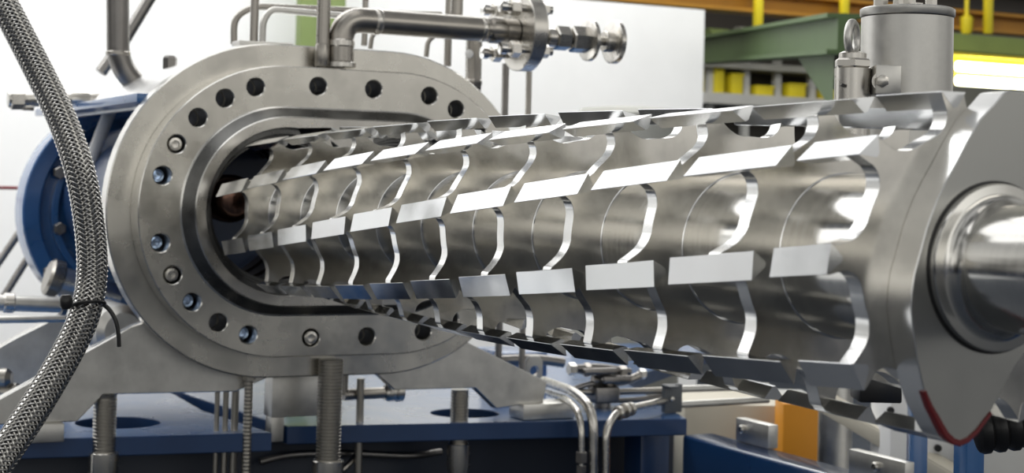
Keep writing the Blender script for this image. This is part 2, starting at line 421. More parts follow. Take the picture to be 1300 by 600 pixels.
# conical spigot around the bores
sp = MB(); o1 = stadium(.321, D, 40); o2 = stadium(.318, D, 40); o3 = stadium(.291, D, 40); o4 = stadium(.2885, D, 40); n = len(o1)
rings = [(XF - .002, stadium(.327, D, 40)), (XF + .0015, o1), (XF + .004, o2), (XF + .050, o3), (XF + .053, o4)]
for x, L in rings: sp.v += [Vector((x, y, z)) for y, z in L]
for k in range(len(rings) - 1):
    for i in range(n):
        j = (i + 1) % n; sp.f.append([k * n + i, k * n + j, (k + 1) * n + j, (k + 1) * n + i]); sp.m.append(2 if k == 2 else 1)
sp.plate([stadium(.289, D, 40), figure8(.256, D)], XF - .01, XF + .0535, .002, 0, 1)
for r_a, r_b, x_ in ((.249, .236, XF + .025), (.240, .226, XF - .005), (.230, .214, XF - .035)):
    sp.plate([figure8(r_a + .008, D), figure8(r_b, D)], x_ - .03, x_, .002, 2, 2)
sp.build('spigot', [M['spigot'], M['flange_edge'], M['groove']], barrel, angle=25)
# bore liner with stepped rings, closed at its far end
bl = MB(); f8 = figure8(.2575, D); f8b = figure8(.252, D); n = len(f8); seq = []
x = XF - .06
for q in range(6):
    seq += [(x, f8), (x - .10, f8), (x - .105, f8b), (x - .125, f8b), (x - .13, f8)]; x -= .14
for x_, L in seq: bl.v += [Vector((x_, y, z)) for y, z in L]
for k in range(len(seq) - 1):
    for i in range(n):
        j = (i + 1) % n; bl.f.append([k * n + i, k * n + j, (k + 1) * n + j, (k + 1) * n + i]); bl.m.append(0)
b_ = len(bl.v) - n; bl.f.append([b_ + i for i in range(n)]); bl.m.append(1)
MB().lathe((XF - .12, -.150, .035), (1, 0, 0), [(0, .074), (.07, .074), (.10, .068), (.125, .052), (.138, .03), (.142, .006)], 40).build('brown_dome', M['brown_metal'], barrel)  # brown dome shaped to fill the brown area of the bore mouth
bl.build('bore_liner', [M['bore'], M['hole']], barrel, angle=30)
# bottoms of the bolt holes
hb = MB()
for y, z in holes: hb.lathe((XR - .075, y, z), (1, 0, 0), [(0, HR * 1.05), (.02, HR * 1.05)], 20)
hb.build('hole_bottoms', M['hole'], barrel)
# steel bolts sunk in a few holes; blue copies paint glints in others
def hole_at(px, py):
    q = at(px, py, X=XF); return min(holes, key=lambda h: (h[0] - q.y) ** 2 + (h[1] - q.z) ** 2)
for px, py, depth, mm in ((225, 182, -.012, 'steel'), (220, 347, -.010, 'steel'), (394, 430, .004, 'steel'), (206, 222, -.06, 'blue_glint'), (203, 308, -.055, 'blue_glint'), (244, 382, -.06, 'blue_glint'), (315, 425, -.06, 'blue_glint')):
    y, z = hole_at(px, py); x = XF + depth
    MB().lathe((x - .055, y, z), (1, 0, 0), [(0, .015), (.02, .015), (.021, .0215), (.05, .0215), (.0535, .019), (.0545, .012), (.048, .011), (.047, .001)], 24).build('bolt_or_glint', M[mm], barrel)
# polished saddle-shaped jacket behind the flange
jk = MB(); prof = []
def arc_loop(r, D_, a1, a2, n=24):
    L = []
    for i in range(n + 1):
        t = R_(a1 + (90 - a1) * i / n); L.append((-r * math.cos(t), r * math.sin(t)))
    for i in range(n + 1):
        t = R_(90 - (90 - a2) * i / n); L.append((D_ + r * math.cos(t), r * math.sin(t)))
    return L
oa = arc_loop(.505, D, 44, 44); ia = arc_loop(.455, D, 44, 44)
jk.plate([oa + ia[::-1]], -4.98, XR - .072, .003).build('jacket', [M['jacket'], M['jacket']], barrel, angle=30)
# inner body and the blue lantern around it
MB().plate([stadium(.30, D, 24)], -4.97, -3.96, 0.0).build('inner_body', [M['darkblue'], M['darkblue']], barrel)
lt = MB()
def st2(r): return [(y, z - .05) for y, z in stadium(r, D, 32)]
lt.plate([st2(.455)], -5.16, -5.04, .006); lt.plate([st2(.455), st2(.385)], -5.045, -4.99, .006); lt.plate([st2(.34), st2(.31)], -5.045, -5.0, .004)
lt.build('lantern_flange', [M['blue'], M['blue']], barrel, angle=30)
for z_, y0, y1 in ((.338, -.42, -.25),):
    MB().box((-4.15, (y0 + y1) / 2, z_), (.83, (y1 - y0) / 2, .014)).build('lantern_rib', M['blue'], barrel, bevel=.004)
for px, py in ((75, 219), (75, 290), (62, 345), (98, 170)):
    q = at(px, py, X=-4.99)
    MB().hexa((q.x - .01, q.y, q.z), (q.x + .03, q.y, q.z), .026).build('lantern_bolt', M['darkpipe'], barrel)
a = at(136, 150, X=-4.6); b = at(104, 232, X=-4.6)
MB().cyl(a + (a - b) * .4, b - (a - b) * .25, .024).build('tie_strut', M['white'], barrel)
# saddle feet with their blocks
def foot(pts, x0, x1, name='saddle_foot', m='satin'):
    MB().plate([pts], x0, x1, .003).build(name, [M[m], M['flange_edge']], barrel, angle=30)
foot([(-.20, -.30), (-.411, -.36), (-.60, -.462), (-.83, -.585), (-.83, -.645), (-.572, -.645), (-.495, -.567), (-.08, -.572), (.10, -.50)], XR - .115, XR - .0705)
foot([(.36, -.50), (.459, -.585), (.753, -.588), (.834, -.66), (1.013, -.645), (1.026, -.576), (.681, -.416), (.55, -.38)], XR - .115, XR - .0705)
TZ = -0.700
MB().box((XR - .093, -.69, -.672), (.055, .075, .027)).build('foot_block', M['satin'], barrel, bevel=.003)
MB().box((XR - .093, 1.02, -.672), (.055, .10, .0265)).build('foot_block', M['satin'], barrel, bevel=.003)
q0 = [at(px, py, X=-4.35) for px, py in ((-40, 462), (20, 428), (80, 398), (112, 440), (60, 520), (-40, 520))]
foot([(q.y, max(q.z, TZ + .001)) for q in q0], -4.40, -4.34, m='satin')

#SECTION TABLE
# ------------------------------------------------------------------ blue base
base = thing('machine_base', 'blue painted steel base table the barrel feet stand on', 'machine base', (-4.0, .3, FLOOR))
TT = .058
hole_l = at(150, 536, Z=TZ); hole_r = at(590, 524, Z=TZ)
def ell(c, rx, ry): return [(c.x + rx * math.cos(2 * pi * i / 32), c.y + ry * math.sin(2 * pi * i / 32)) for i in range(32)]
c1 = at(345, 549, Z=TZ); c0 = at(-60, 560, Z=TZ); c2 = at(258, 521, Z=TZ)
left = [(c0.x, c0.y), (c1.x, c1.y), (c2.x, c2.y), (c2.x - .45, c2.y + .02), (-4.5, c2.y), (-4.5, c0.y - .3), (c0.x, c0.y - .3)]
MB().plate([left, ell(hole_l, .13, .135)], TZ - TT, TZ, .003, 0, 1, 'XY').build('table_plate', [M['blue'], M['darkblue']], base, angle=30)  # edges get a darker copy of the blue as painted shade
r0 = at(365, 541, Z=TZ); r1 = at(872, 531, Z=TZ); rn = at(345, 535, Z=TZ)
right = [(r0.x, r0.y), (r1.x, r1.y), (-4.2, r1.y + .35), (-5.6, 3.4), (-5.6, c2.y + .06), (c2.x - .40, c2.y + .06), (rn.x, rn.y)]
MB().plate([right, ell(hole_r, .115, .12)], TZ - TT, TZ, .003, 0, 1, 'XY').build('table_plate', [M['blue'], M['darkblue']], base, angle=30)  # edge shade painted with the darker blue here too
MB().box((-4.55, .35, (TZ - TT + FLOOR) / 2), (1.0, 1.35, (TZ - TT - FLOOR) / 2)).build('shade_block', M['navy'], base, bevel=.004)  # box added to keep the space under the table dark
for y_ in (-1.2, 1.5):
    MB().box((-3.42, y_, (TZ - TT + FLOOR) / 2), (.06, .06, (TZ - TT - FLOOR) / 2)).build('post', M['darkblue'], base, bevel=.005)
# rail towards the camera's right
ra = at(866, 551, Z=-.755); rb = at(905, 549, Z=-.755)
wy = max(.10, rb.y - ra.y)
rail = thing('guide_rail', 'blue box-section guide rail running from the base towards lower right', 'rail', (-1.0, ra.y + wy / 2, FLOOR))
MB().box(((ra.x + 1.2) / 2, ra.y + wy / 2, -.755 - .16), ((1.2 - ra.x) / 2, wy / 2, .16)).build('beam', M['railblue'], rail, bevel=.012, segs=3)
for x_ in (ra.x + .25, .9):
    MB().box((x_, ra.y + wy / 2, (FLOOR - .915) / 2), (.06, wy / 2 - .01, (-.915 - FLOOR) / 2)).build('post', M['darkblue'], rail, bevel=.005)

#SECTION RODS
# ------------------------------------------------------------------ threaded jacks and rods
def threaded(mb, a, b, r, pitch, mi=0, n=20):
    a = Vector(a); b = Vector(b); L = (b - a).length; k = int(L / pitch); prof = []
    for i in range(k):
        h = i * pitch; prof += [(h, r), (h + pitch * .3, r), (h + pitch * .5, r * .93), (h + pitch * .8, r * .93)]
    prof.append((L, r)); mb.lathe(a, b - a, prof, n, mi)
    return mb
def jack(px_, ytop, ybot, X, r, label, collar):
    t = at(px_, ytop, X=X); b = at(px_, ybot, X=X)
    o = thing('jack_screw', label, 'jack screw', (t.x, t.y, FLOOR), 'threaded jack screws')
    zb = max(b.z, FLOOR + .3)
    threaded(MB(), (t.x, t.y, collar), t, r, .0105).build('screw', M['rod'], o, angle=20)
    MB().lathe((t.x, t.y, FLOOR), (0, 0, 1), [(0, r * 2.2), (.03, r * 2.2), (.032, r * 1.05), (collar - FLOOR - .10, r * 1.05), (collar - FLOOR - .08, r * 1.25), (collar - FLOOR - .003, r * 1.25), (collar - FLOOR, r * 1.18)], 28).build('sleeve', M['steel'], o)
    return o
jack(420, 456, 600, -3.20, .040, 'thick threaded jack screw right under the flange, centre of the base', at(420, 583, X=-3.20).z)
jack(134, 500, 600, -3.34, .036, 'threaded jack screw through the left hole of the blue table', at(134, 573, X=-3.34).z)
jack(584, 494, 600, -3.34, .031, 'threaded jack screw through the right hole of the blue table', at(584, 562, X=-3.34).z)
for i, (px_, yt, X, r, lab) in enumerate(((276, 497, -3.36, .008, 'thinnest steel rod, leftmost of the three under the left foot'), (287, 497, -3.36, .009, 'thin steel rod, middle of the three under the left foot'), (299, 495, -3.36, .012, 'steel rod, rightmost of the three under the left foot'),
                                          (316, 478, -3.28, .014, 'ridged thin rod hanging under the flange left of the thick jack'), (458, 480, -3.42, .013, 'plain rod standing behind the thick jack screw'))):
    t = at(px_, yt, X=X)
    mb = MB()
    if i == 3: threaded(mb, (t.x, t.y, TZ - .4), t, r, .012, n=14); mb.lathe((t.x, t.y, t.z - .01), (0, 0, 1), [(0, .022), (.02, .022)], 6)
    else: mb.cyl((t.x, t.y, TZ - .45), t, r, 14)
    mb.cyl((t.x, t.y, FLOOR), (t.x, t.y, TZ - .399), r * .9, 12)
    solo(mb, 'steel_rod', M['rod'], lab, 'rod', 'thin rods under the flange', angle=20)
# grey bracket block and stub pipe under the flange
mb = MB(); a = at(372, 505, X=-3.42)
mb.box((a.x, a.y, a.z + .02), (.04, .085, .075)).box((a.x, a.y - .06, a.z - .085), (.03, .022, .05))
solo(mb, 'mounting_bracket', M['satin'], 'grey stepped bracket bolted under the flange left of the thick jack', 'bracket', bevel=.003)
a = at(436, 501, X=-3.45); b = at(512, 497, X=-3.45); d_ = (b - a)
stub = thing('drain_stub', 'horizontal drain stub with ribbed cap right of the thick jack', 'pipe stub', a)
MB().cyl(a, a + d_ * .7, .019).build('pipe', M['pipe'], stub)
MB().lathe(a + d_ * .68, d_, [(0, .024), (.012, .030), (d_.length * .16, .030), (d_.length * .17, .027), (d_.length * .2, .033), (d_.length * .29, .033), (d_.length * .32, .022)], 24).build('cap', M['steel'], stub)
MB().cyl(a - d_.normalized() * .0, a + Vector((0, 0, .08)), .015).build('riser', M['pipe'], stub)
# small bent tube below the thick jack
pp = [at(455, 540, X=-3.45), at(455, 575, X=-3.45), at(440, 592, X=-3.42), at(425, 605, X=-3.42)]
solo(MB().tube(round_path(pp, .05), .010), 'bent_tube', M['pipe'], 'thin bent tube below the table beside the thick jack', 'tube')

solo(MB().tube(smooth_path([at(x, y, X=-3.49) for x, y in ((330, 586), (370, 577), (440, 575), (520, 578), (560, 573))], 6), .012), 'conduit', M['darkpipe'], 'dark horizontal conduit in the shade under the blue table', 'conduit')

#SECTION HOSE
# ------------------------------------------------------------------ braided hose
hp = [(-22, -45, 4.1), (5, 5, 4.05), (50, 92, 4.0), (80, 155, 3.95), (102, 220, 3.9), (114, 290, 3.88), (117, 345, 3.86), (110, 390, 3.82), (92, 435, 3.78), (52, 505, 3.7), (8, 572, 3.62), (-30, 625, 3.55)]
path = smooth_path([at(x, y, d=d) for x, y, d in hp], 14)
hose = thing('braided_hose', 'thick hose in braided steel mesh hanging in front of the barrel, left', 'hose', path[-1])
HRD = .0345
MB().tube(path, HRD - .0022, 24).build('inner_hose', M['black'], hose)
# frames along the path
def frames(pts):
    N = len(pts); T = [(pts[min(i + 1, N - 1)] - pts[max(i - 1, 0)]).normalized() for i in range(N)]
    a, u, v = basis(T[0]); out = []; s_ = 0
    for i in range(N):
        if i: s_ += (pts[i] - pts[i - 1]).length
        u = (u - T[i] * u.dot(T[i])).normalized(); out.append((s_, pts[i], u.copy(), T[i].cross(u)))
    return out
FR = frames(path); TOT = FR[-1][0]
def frame_at(s_):
    lo, hi = 0, len(FR) - 1
    while hi - lo > 1:
        m_ = (lo + hi) // 2
        if FR[m_][0] <= s_: lo = m_
        else: hi = m_
    a, b = FR[lo], FR[hi]; t = (s_ - a[0]) / (b[0] - a[0])
    return a[1].lerp(b[1], t), a[2].lerp(b[2], t), a[3].lerp(b[3], t)
NS, LEAD = 14, .17
br = MB(); step = LEAD / (2 * NS) / 2; n_st = int(TOT / step)
fr_c = [frame_at(min(i * step, TOT - 1e-5)) for i in range(n_st + 1)]
half = .42 * 2 * pi / NS / 1.0
for sgn in (1, -1):
    for k in range(NS):
        b0 = len(br.v); ph0 = 2 * pi * k / NS
        for i in range(n_st + 1):
            c, u, v = fr_c[i]; s_ = i * step
            ph = ph0 + sgn * 2 * pi * s_ / LEAD
            cr = 2 * NS * s_ / LEAD
            wv = sgn * math.cos((2 * k + sgn * cr) * pi / 2 - pi / 4)
            rr = HRD + .0015 * wv
            for j, (dw, dr) in enumerate(((-1, -.0009), (-.5, .0006), (0, .0002), (.5, .0006), (1, -.0009))):
                w = ph + dw * half * .66
                br.v.append(c + (u * math.cos(w) + v * math.sin(w)) * (rr + dr))
        for i in range(n_st):
            for j in range(4): br.f.append([b0 + i * 5 + j, b0 + i * 5 + j + 1, b0 + (i + 1) * 5 + j + 1, b0 + (i + 1) * 5 + j]); br.m.append(0)
br_o = br.build('steel_braid', M['braid'], hose, angle=60)
# cable tie around the hose with a trailing cable
ci = min(range(len(path)), key=lambda i: (path[i] - at(111, 387, d=3.82)).length)
tdir = (path[ci + 1] - path[ci - 1]).normalized(); tdir = (tdir + FW * .25 + RT * .25).normalized()
a, u, v = basis(tdir)
ring = [path[ci] + (u * math.cos(t) + v * math.sin(t)) * (HRD + .005) for t in [2 * pi * i / 32 for i in range(33)]]
mb = MB().tube(ring, .0042, 8, caps=False)
q = at(84, 383, d=3.76); mb.lathe(q - UP * .016, UP, [(0, .010), (.008, .015), (.024, .015), (.032, .010)], 12)
solo(mb, 'cable_tie', M['black'], 'black cable tie strapped round the braided hose', 'cable tie')
pp = smooth_path([at(x, y, d=3.92) for x, y in ((128, 384), (138, 392), (146, 405), (150, 422), (151, 440))], 6)
solo(MB().tube(pp, .0055, 8), 'thin_cable', M['black'], 'thin black cable curving away behind the braided hose', 'cable')

#SECTION LEFT
# ------------------------------------------------------------------ pipes at the left
X = -4.05
pp = [at(149, -60, X=X), at(150, 80, X=X), at(180, 116, X=X)]
lp = thing('elbow_pipe', 'dark vertical pipe with welded elbow entering the barrel top, left', 'pipe', pp[-1])
MB().tube(round_path(pp, .17, 10), .0395, 24).build('pipe', M['darkpipe'], lp)
for s_, px_, py_ in ((0, 150, 68), (1, 172, 107)):
    q = at(px_, py_, X=X); d_ = Vector((0, 0, 1)) if s_ == 0 else (pp[1] - pp[2])
    d_.normalize(); MB().lathe(q - d_ * .008, d_, [(0, .040), (.003, .043), (.013, .043), (.016, .040)], 24).build('weld_seam', M['pipe'], lp)
pp = [at(192, -5, X=-5.4), at(160, 48, X=-5.4), at(128, 92, X=-5.4)]
solo(MB().tube(pp, .026), 'slanted_pipe', M['darkpipe'], 'thin slanted pipe behind the dark elbow pipe', 'pipe')
X = -4.3
nz = thing('side_nozzle', 'short horizontal nozzle with union nut, behind the hose at upper left', 'nozzle', at(70, 128, X=X))
a = at(10, 126, X=X); b = at(136, 126, X=X); d_ = (b - a); Ln = d_.length
MB().lathe(a, d_, [(0, .027), (.008, .031), (Ln * .16, .031), (Ln * .17, .026), (Ln * .6, .026), (Ln * .62, .032), (Ln * .80, .032), (Ln * .82, .028), (Ln, .036)], 24).build('tube', M['steel'], nz)
MB().hexa(a + d_ * .02, a + d_ * .16, .037).build('union_nut', M['steel'], nz)
MB().box(a + d_ * .2 - Vector((0, 0, .028)), (.012, .02, .012)).build('lug', M['steel'], nz, bevel=.002)
# grey pipes low at the left
X = -4.0
a = at(-30, 383, X=X); b = at(82, 387, X=X)
gp = thing('coupled_pipe', 'grey horizontal pipe with a coupling ring, left edge at mid height', 'pipe', a)
MB().cyl(a, b, .027).build('pipe', M['satin'], gp)
MB().lathe(at(4, 384, X=X), b - a, [(0, .030), (.004, .034), (.032, .034), (.036, .030)], 24).build('coupling', M['steel'], gp)
MB().lathe(at(76, 387, X=X), b - a, [(0, .028), (.004, .035), (.02, .035), (.024, .028)], 24).build('collar', M['darkpipe'], gp)
a = at(-30, 406, X=-4.15); b = at(90, 404, X=-4.15)
solo(MB().cyl(a, b, .013), 'thin_pipe', M['satin'], 'thin grey pipe just below the coupled pipe, left edge', 'pipe')
a = at(66, 352, X=-4.7); b = at(150, 378, X=-4.7)
sn = thing('drain_nozzle', 'pale slanted nozzle with flared collar below the blue lantern', 'nozzle', a)
MB().cyl(a, b, .052).build('tube', M['jacket'], sn)
MB().lathe(a, b - a, [(-.02, .06), (-.01, .072), (.03, .072), (.04, .055)], 28).build('collar', M['pipe'], sn)
a = at(150, 418, X=-3.75)
solo(MB().lathe(a - Vector((.25, 0, 0)), (1, 0, 0), [(0, .06), (.02, .085), (.3, .085), (.32, .06)], 32), 'round_canister', M['satin'], 'grey round canister tucked under the flange behind the hose', 'canister')
for i, (x0, y0, x1, y1, lab) in enumerate(((-10, 345, 28, 290, 'upper of two thin dark struts at the left edge'), (-10, 400, 45, 312, 'lower of two thin dark struts at the left edge'))):
    p_, q_ = at(x0, y0, X=-6.2), at(x1, y1, X=-6.2); p_ = q_ + (p_ - q_) * ((FLOOR - q_.z) / (p_.z - q_.z))
    solo(MB().tube([p_, q_], .018), 'thin_strut', M['darkpipe'], lab, 'strut', 'thin struts at the left edge')
solo(MB().tube([at(-20, 239, X=-7.2) - Vector((0, 5.5, 0)), at(45, 239, X=-7.2)], .009), 'barrier_cord', M['red'], 'thin red cord against the white wall, left edge', 'cord')
vl = thing('small_valve', 'small dark valve low at the left edge beside the hose', 'valve', at(8, 500, X=-4.0))
for i, (x, y, r) in enumerate(((2, 480, .034), (14, 497, .030), (2, 508, .024))):
    q = at(x, y, X=-4.0); MB().lathe(q - RT * .04, RT, [(0, r * .7), (.012, r), (.06, r), (.075, r * .6)], 18).build('body' if i == 0 else 'nut', M['pipe'], vl)
a = at(-20, 508, X=-3.9); b = at(30, 515, X=-3.9)
MB().cyl(a, b, .014).build('tube', M['satin'], vl)

#SECTION TOP
# ------------------------------------------------------------------ piping on top of the barrel
X = -3.19
ep = thing('flanged_elbow_pipe', 'thick steel elbow pipe rising from the flange top to a bolted disc flange', 'pipe', at(433, 82, X=X))
b0 = at(433, 86, X=X); c0_ = at(433, 24, X=X); e0 = at(655, 39, X=X)
ydir = (e0 - c0_); ydir = Vector((0, 1, 0)); e0 = c0_ + ydir * (e0.y - c0_.y)
MB().tube(round_path([b0, c0_, e0], .17, 12), .0405, 28).build('pipe', M['pipe'], ep)
MB().lathe(b0, (0, 0, 1), [(0, .041), (.002, .047), (.016, .047), (.02, .041)], 28).build('base_collar', M['steel'], ep)
def ring_on(y_, r0, r1, w, m, name, parent=ep):
    return MB().lathe(Vector((c0_.x, y_, c0_.z)), (0, 1, 0), [(-w, r0), (-w * .6, r1), (w * .6, r1), (w, r0)], 28).build(name, m, parent)
MB().lathe(at(433, 55, X=X) , (0, 0, 1), [(-.012, .0405), (-.008, .0435), (.008, .0435), (.012, .0405)], 28).build('weld_seam', M['steel'], ep)
yy = lambda px_: at(px_, 32, X=X).y
ring_on(yy(478), .0405, .0435, .012, M['steel'], 'weld_seam')
ring_on(yy(612), .0405, .0430, .010, M['steel'], 'weld_seam')
ring_on(yy(630), .041, .045, .03, M['pipe'], 'reducer')
yf = yy(668)
MB().lathe((c0_.x, yf - .035, c0_.z), (0, 1, 0), [(0, .040), (.001, .128), (.004, .132), (.050, .132), (.054, .128), (.055, .03)], 48).build('disc_flange', M['steel'], ep)
for i, t in enumerate((48, 132, 228, 318)):
    cy, cz = .098 * math.cos(R_(t)), .098 * math.sin(R_(t)); o3 = Vector((c0_.x + cy, yf, c0_.z + cz))
    st = MB().cyl(o3 - ydir * .12, o3 + ydir * .06, .0145, 16).build('stud', M['steel'], ep)
    mb = MB()
    mb.hexa(o3 - ydir * .095, o3 - ydir * .060, .028).build('nut', M['steel'], ep)
    MB().hexa(o3 + ydir * .021, o3 + ydir * .046, .024).build('nut', M['steel'], ep)
    MB().lathe(o3 - ydir * .135, ydir, [(0, .012), (.004, .020), (.024, .020), (.028, .012)], 16).build('stud_cap', M['chrome'], ep)
# gauge valve beyond the disc flange
gv = thing('needle_valve', 'needle valve with two round discs, right of the bolted disc flange', 'valve', Vector((c0_.x, yf + .03, c0_.z)))
base_ = Vector((c0_.x, 0, at(765, 50, X=X).z)); zc = c0_.z - .012
def seg(name, p0, p1, r, hexa=False, m='steel', prof=None):
    a = Vector((c0_.x, yy2(p0), zc)); b = Vector((c0_.x, yy2(p1), zc))
    (MB().hexa(a, b, r, phase=.3) if hexa else MB().lathe(a, b - a, prof or [(0, r * .92), (.003, r), ((b - a).length - .003, r), ((b - a).length, r * .92)], 32)).build(name, M[m], gv)
yy2 = lambda px_: at(px_, 48, X=X).y
seg('stub', 676, 694, .022); seg('collar', 693, 704, .032); seg('hex_nut', 704, 722, .042, True); seg('hex_body', 724, 748, .046, True)
seg('stem', 690, 779, .016)
seg('disc', 745, 751, .072); seg('hub', 751, 758, .028); seg('disc', 776, 783, .075); seg('hub', 766, 777, .036)
# vertical pipes
def vpipe(px_, y0, y1, X, r, label, m='pipe', name='riser_pipe', group=None, extra=None):
    a = at(px_, y1, X=X); b = at(px_, y0, X=X)
    b = Vector((a.x, a.y, b.z)); mb = MB().cyl(a, b, r)
    if extra:
        for yc, rr, hh in extra: q = at(px_, yc, X=X); mb.lathe((a.x, a.y, q.z - hh), (0, 0, 1), [(0, rr * .93), (.004, rr), (2 * hh - .004, rr), (2 * hh, rr * .93)], 24)
    return solo(mb, name, M[m], label, 'pipe', group)
vpipe(409, -40, 84, -3.19, .0215, 'slim vertical pipe with thick lower sleeve beside the elbow pipe', extra=((70, .024, .035),))
vpipe(322, -40, 56, -3.42, .0135, 'slim vertical pipe rising above the left part of the flange')
vpipe(568, -40, 84, -3.75, .0140, 'slim vertical pipe passing behind the horizontal elbow pipe')
vpipe(632, 80, 478, -3.9, .0135, 'vertical pipe just left below the disc flange', m='darkpipe')
vpipe(662, 90, 476, -3.9, .0120, 'vertical pipe just right below the disc flange', m='pipe')
vpipe(579, -40, 40, -3.5, .022, 'short vertical pipe ending above the horizontal pipe, beside the disc flange', m='pipe')
nk = thing('necked_pipe', 'wide necked pipe with bright oval opening left of the disc flange', 'pipe', at(600, 122, X=-3.62))
a = at(600, 130, X=-3.62); hgt = at(600, 40, X=-3.62).z - a.z
MB().lathe(a, (0, 0, 1), [(0, .029), (.06, .029), (.066, .032), (.078, .032), (.082, .029), (hgt, .029)], 28).build('neck', M['pipe'], nk)
q = at(596, 69, X=-3.62) - FW * .033
MB().lathe(q - (-FW) * .004, -FW, [(0, .012), (.004, .015), (.006, .012)], 24).build('sight_glass', M['white'], nk)
for px_, lab, X in ((None, None, None),): pass
def bent(pts, X, r, label, rad=.10, m='pipe', name='bent_tube'):
    return solo(MB().tube(round_path([at(x, y, X=X) for x, y in pts], rad, 8), r), name, M[m], label, 'tube')
bent([(297, 56), (297, 22), (322, 8), (445, 13)], -3.6, .0115, 'outer bent tube running above the flange behind the slim pipe', m='pipe')
bent([(333, 54), (334, 26), (344, 12), (446, 21)], -3.5, .0115, 'inner bent tube running above the flange below the outer one', m='satin')
bent([(470, 62), (472, 45), (482, 36), (490, 20)], -3.5, .008, 'short bent tube behind the elbow pipe bend')
bent([(541, 72), (543, 52), (553, 44), (563, 42)], -3.6, .009, 'small arched tube behind the horizontal pipe')
bent([(462, 58), (463, 40), (464, 5), (464, -30)], -3.7, .011, 'thin vertical tube behind the elbow pipe bend', name='thin_tube')
bent([(440, 12), (520, 17), (560, 18)], -3.62, .010, 'thin horizontal tube behind the thick pipe', name='thin_tube')
q = at(310, 52, X=-3.3)
solo(MB().box((q.x - .06, q.y + .08, q.z - .004), (.04, .09, .008)), 'lifting_plate', M['satin'], 'flat steel plate lying on top of the barrel behind the flange', 'plate', bevel=.002)
solo(MB().lathe(at(216, 78, X=-3.9), (0, 0, 1), [(-.04, .025), (.012, .025), (.02, .018)], 6), 'jacket_plug', M['darkpipe'], 'small dark hex plug on the polished jacket', 'plug')

#SECTION FITTINGS
# ------------------------------------------------------------------ tubing and valve manifold right of the barrel
X = -3.15
bent2 = lambda pts, r, label, m='steel', rad=.09, name='bent_pipe': solo(MB().tube(round_path([at(x, y, X=xx) for x, y, xx in pts], rad, 8), r, 16), name, M[m], label, 'pipe')
bent2([(690, 483, -3.6), (730, 497, -3.25), (753, 520, -3.1), (753, 640, -3.1)], .0165, 'thick bent pipe curving down over the table edge, middle of three', rad=.12)
p1 = thing('coupled_bent_pipe', 'thin bent pipe with hex coupling going down over the table edge', 'pipe', at(738, 600, X=-3.1))
MB().tube(round_path([at(x, y, X=xx) for x, y, xx in ((695, 498, -3.6), (722, 507, -3.25), (738, 528, -3.1), (738, 640, -3.1))], .10, 8), .0115, 16).build('pipe', M['steel'], p1)
a = at(738, 587, X=-3.1); MB().hexa(a, a + Vector((0, 0, .036)), .021).build('hex_coupling', M['darkpipe'], p1)
a = at(738, 600, X=-3.1); MB().hexa(a, a + Vector((0, 0, .025)), .018).build('hex_coupling', M['darkpipe'], p1)
p2 = thing('angled_pipe', 'bent pipe with banded sleeve turning right across the table, right of three', 'pipe', at(769, 600, X=-3.1))
pts2 = [at(769, 640, X=-3.1), at(769, 545, X=-3.1), at(783, 522, X=-3.13), at(845, 508, X=-3.3)]
MB().tube(round_path(pts2, .09, 8), .0135, 16).build('pipe', M['steel'], p2)
for x, y, xx, r in ((785, 524, -3.135, .024), (793, 521, -3.15, .026), (800, 519, -3.17, .024)):
    q = at(x, y, X=xx); d_ = (pts2[3] - pts2[2]).normalized(); MB().lathe(q - d_ * .008, d_, [(0, r * .85), (.003, r), (.013, r), (.016, r * .85)], 20).build('sleeve_band', M['steel'], p2)
mf = thing('valve_manifold', 'cluster of dark valve fittings and couplings on the table below the rotor', 'valve', at(765, 505, X=-3.6))
X = -3.5
def mtube(pts, r, m='pipe', name='tube'): MB().tube(round_path([at(x, y, X=X) for x, y in pts], .05, 6), r, 14).build(name, M[m], mf)
def mblk(px_, py_, hx, hy, hz, m='pipe', name='valve_block'): MB().box(at(px_, py_, X=X), (hx, hy, hz)).build(name, M[m], mf, bevel=.008, segs=3)
def mnut(px_, py_, r, w, m='steel', ax=(0, 1, 0), name='nut'): a_ = Vector(ax).normalized(); q_ = at(px_, py_, X=X); MB().hexa(q_ - a_ * w, q_ + a_ * w, r).build(name, M[m], mf)
mblk(757, 470, .04, .07, .012, 'darkpipe'); mblk(776, 480, .05, .06, .014, 'darkpipe'); mblk(766, 500, .035, .05, .03, 'darkpipe')
mtube([(725, 468), (760, 465), (800, 472)], .014, 'darkpipe'); mtube([(752, 482), (790, 486), (817, 474)], .015, 'pipe')
mtube([(720, 496), (750, 486), (775, 486)], .010, 'darkpipe'); mtube([(735, 497), (760, 498), (842, 495)], .012)
mtube([(752, 508), (800, 508), (842, 503)], .010, 'darkpipe')
mnut(726, 468, .024, .014); mnut(745, 469, .026, .012, 'pipe'); mnut(790, 471, .022, .014, 'pipe'); mnut(815, 474, .020, .012)
mnut(763, 498, .026, .012); mnut(773, 496, .028, .012, 'chrome'); mnut(781, 498, .024, .010)
q = at(765, 512, X=X); mb = MB().lathe((q.x, q.y, TZ + .001), (0, 0, 1), [(0, .03), (max(.03, q.z + .02 - TZ), .03)], 16); mb.build('stand_post', M['darkpipe'], mf)
cb = thing('clamp_bracket', 'small upright grey bracket clamping the tubes right of the manifold', 'bracket', at(853, 526, X=-3.3))
a = at(853, 505, X=-3.3)
MB().box(a, (.012, .036, .05)).box(a + Vector((.02, -.02, .045)), (.03, .02, .004)).build('plate', M['slate'], cb, bevel=.002)
q = at(853, 506, X=-3.285); MB().lathe(q, (1, 0, 0), [(0, .009), (.006, .009), (.008, .006)], 12).build('screw', M['steel'], cb)
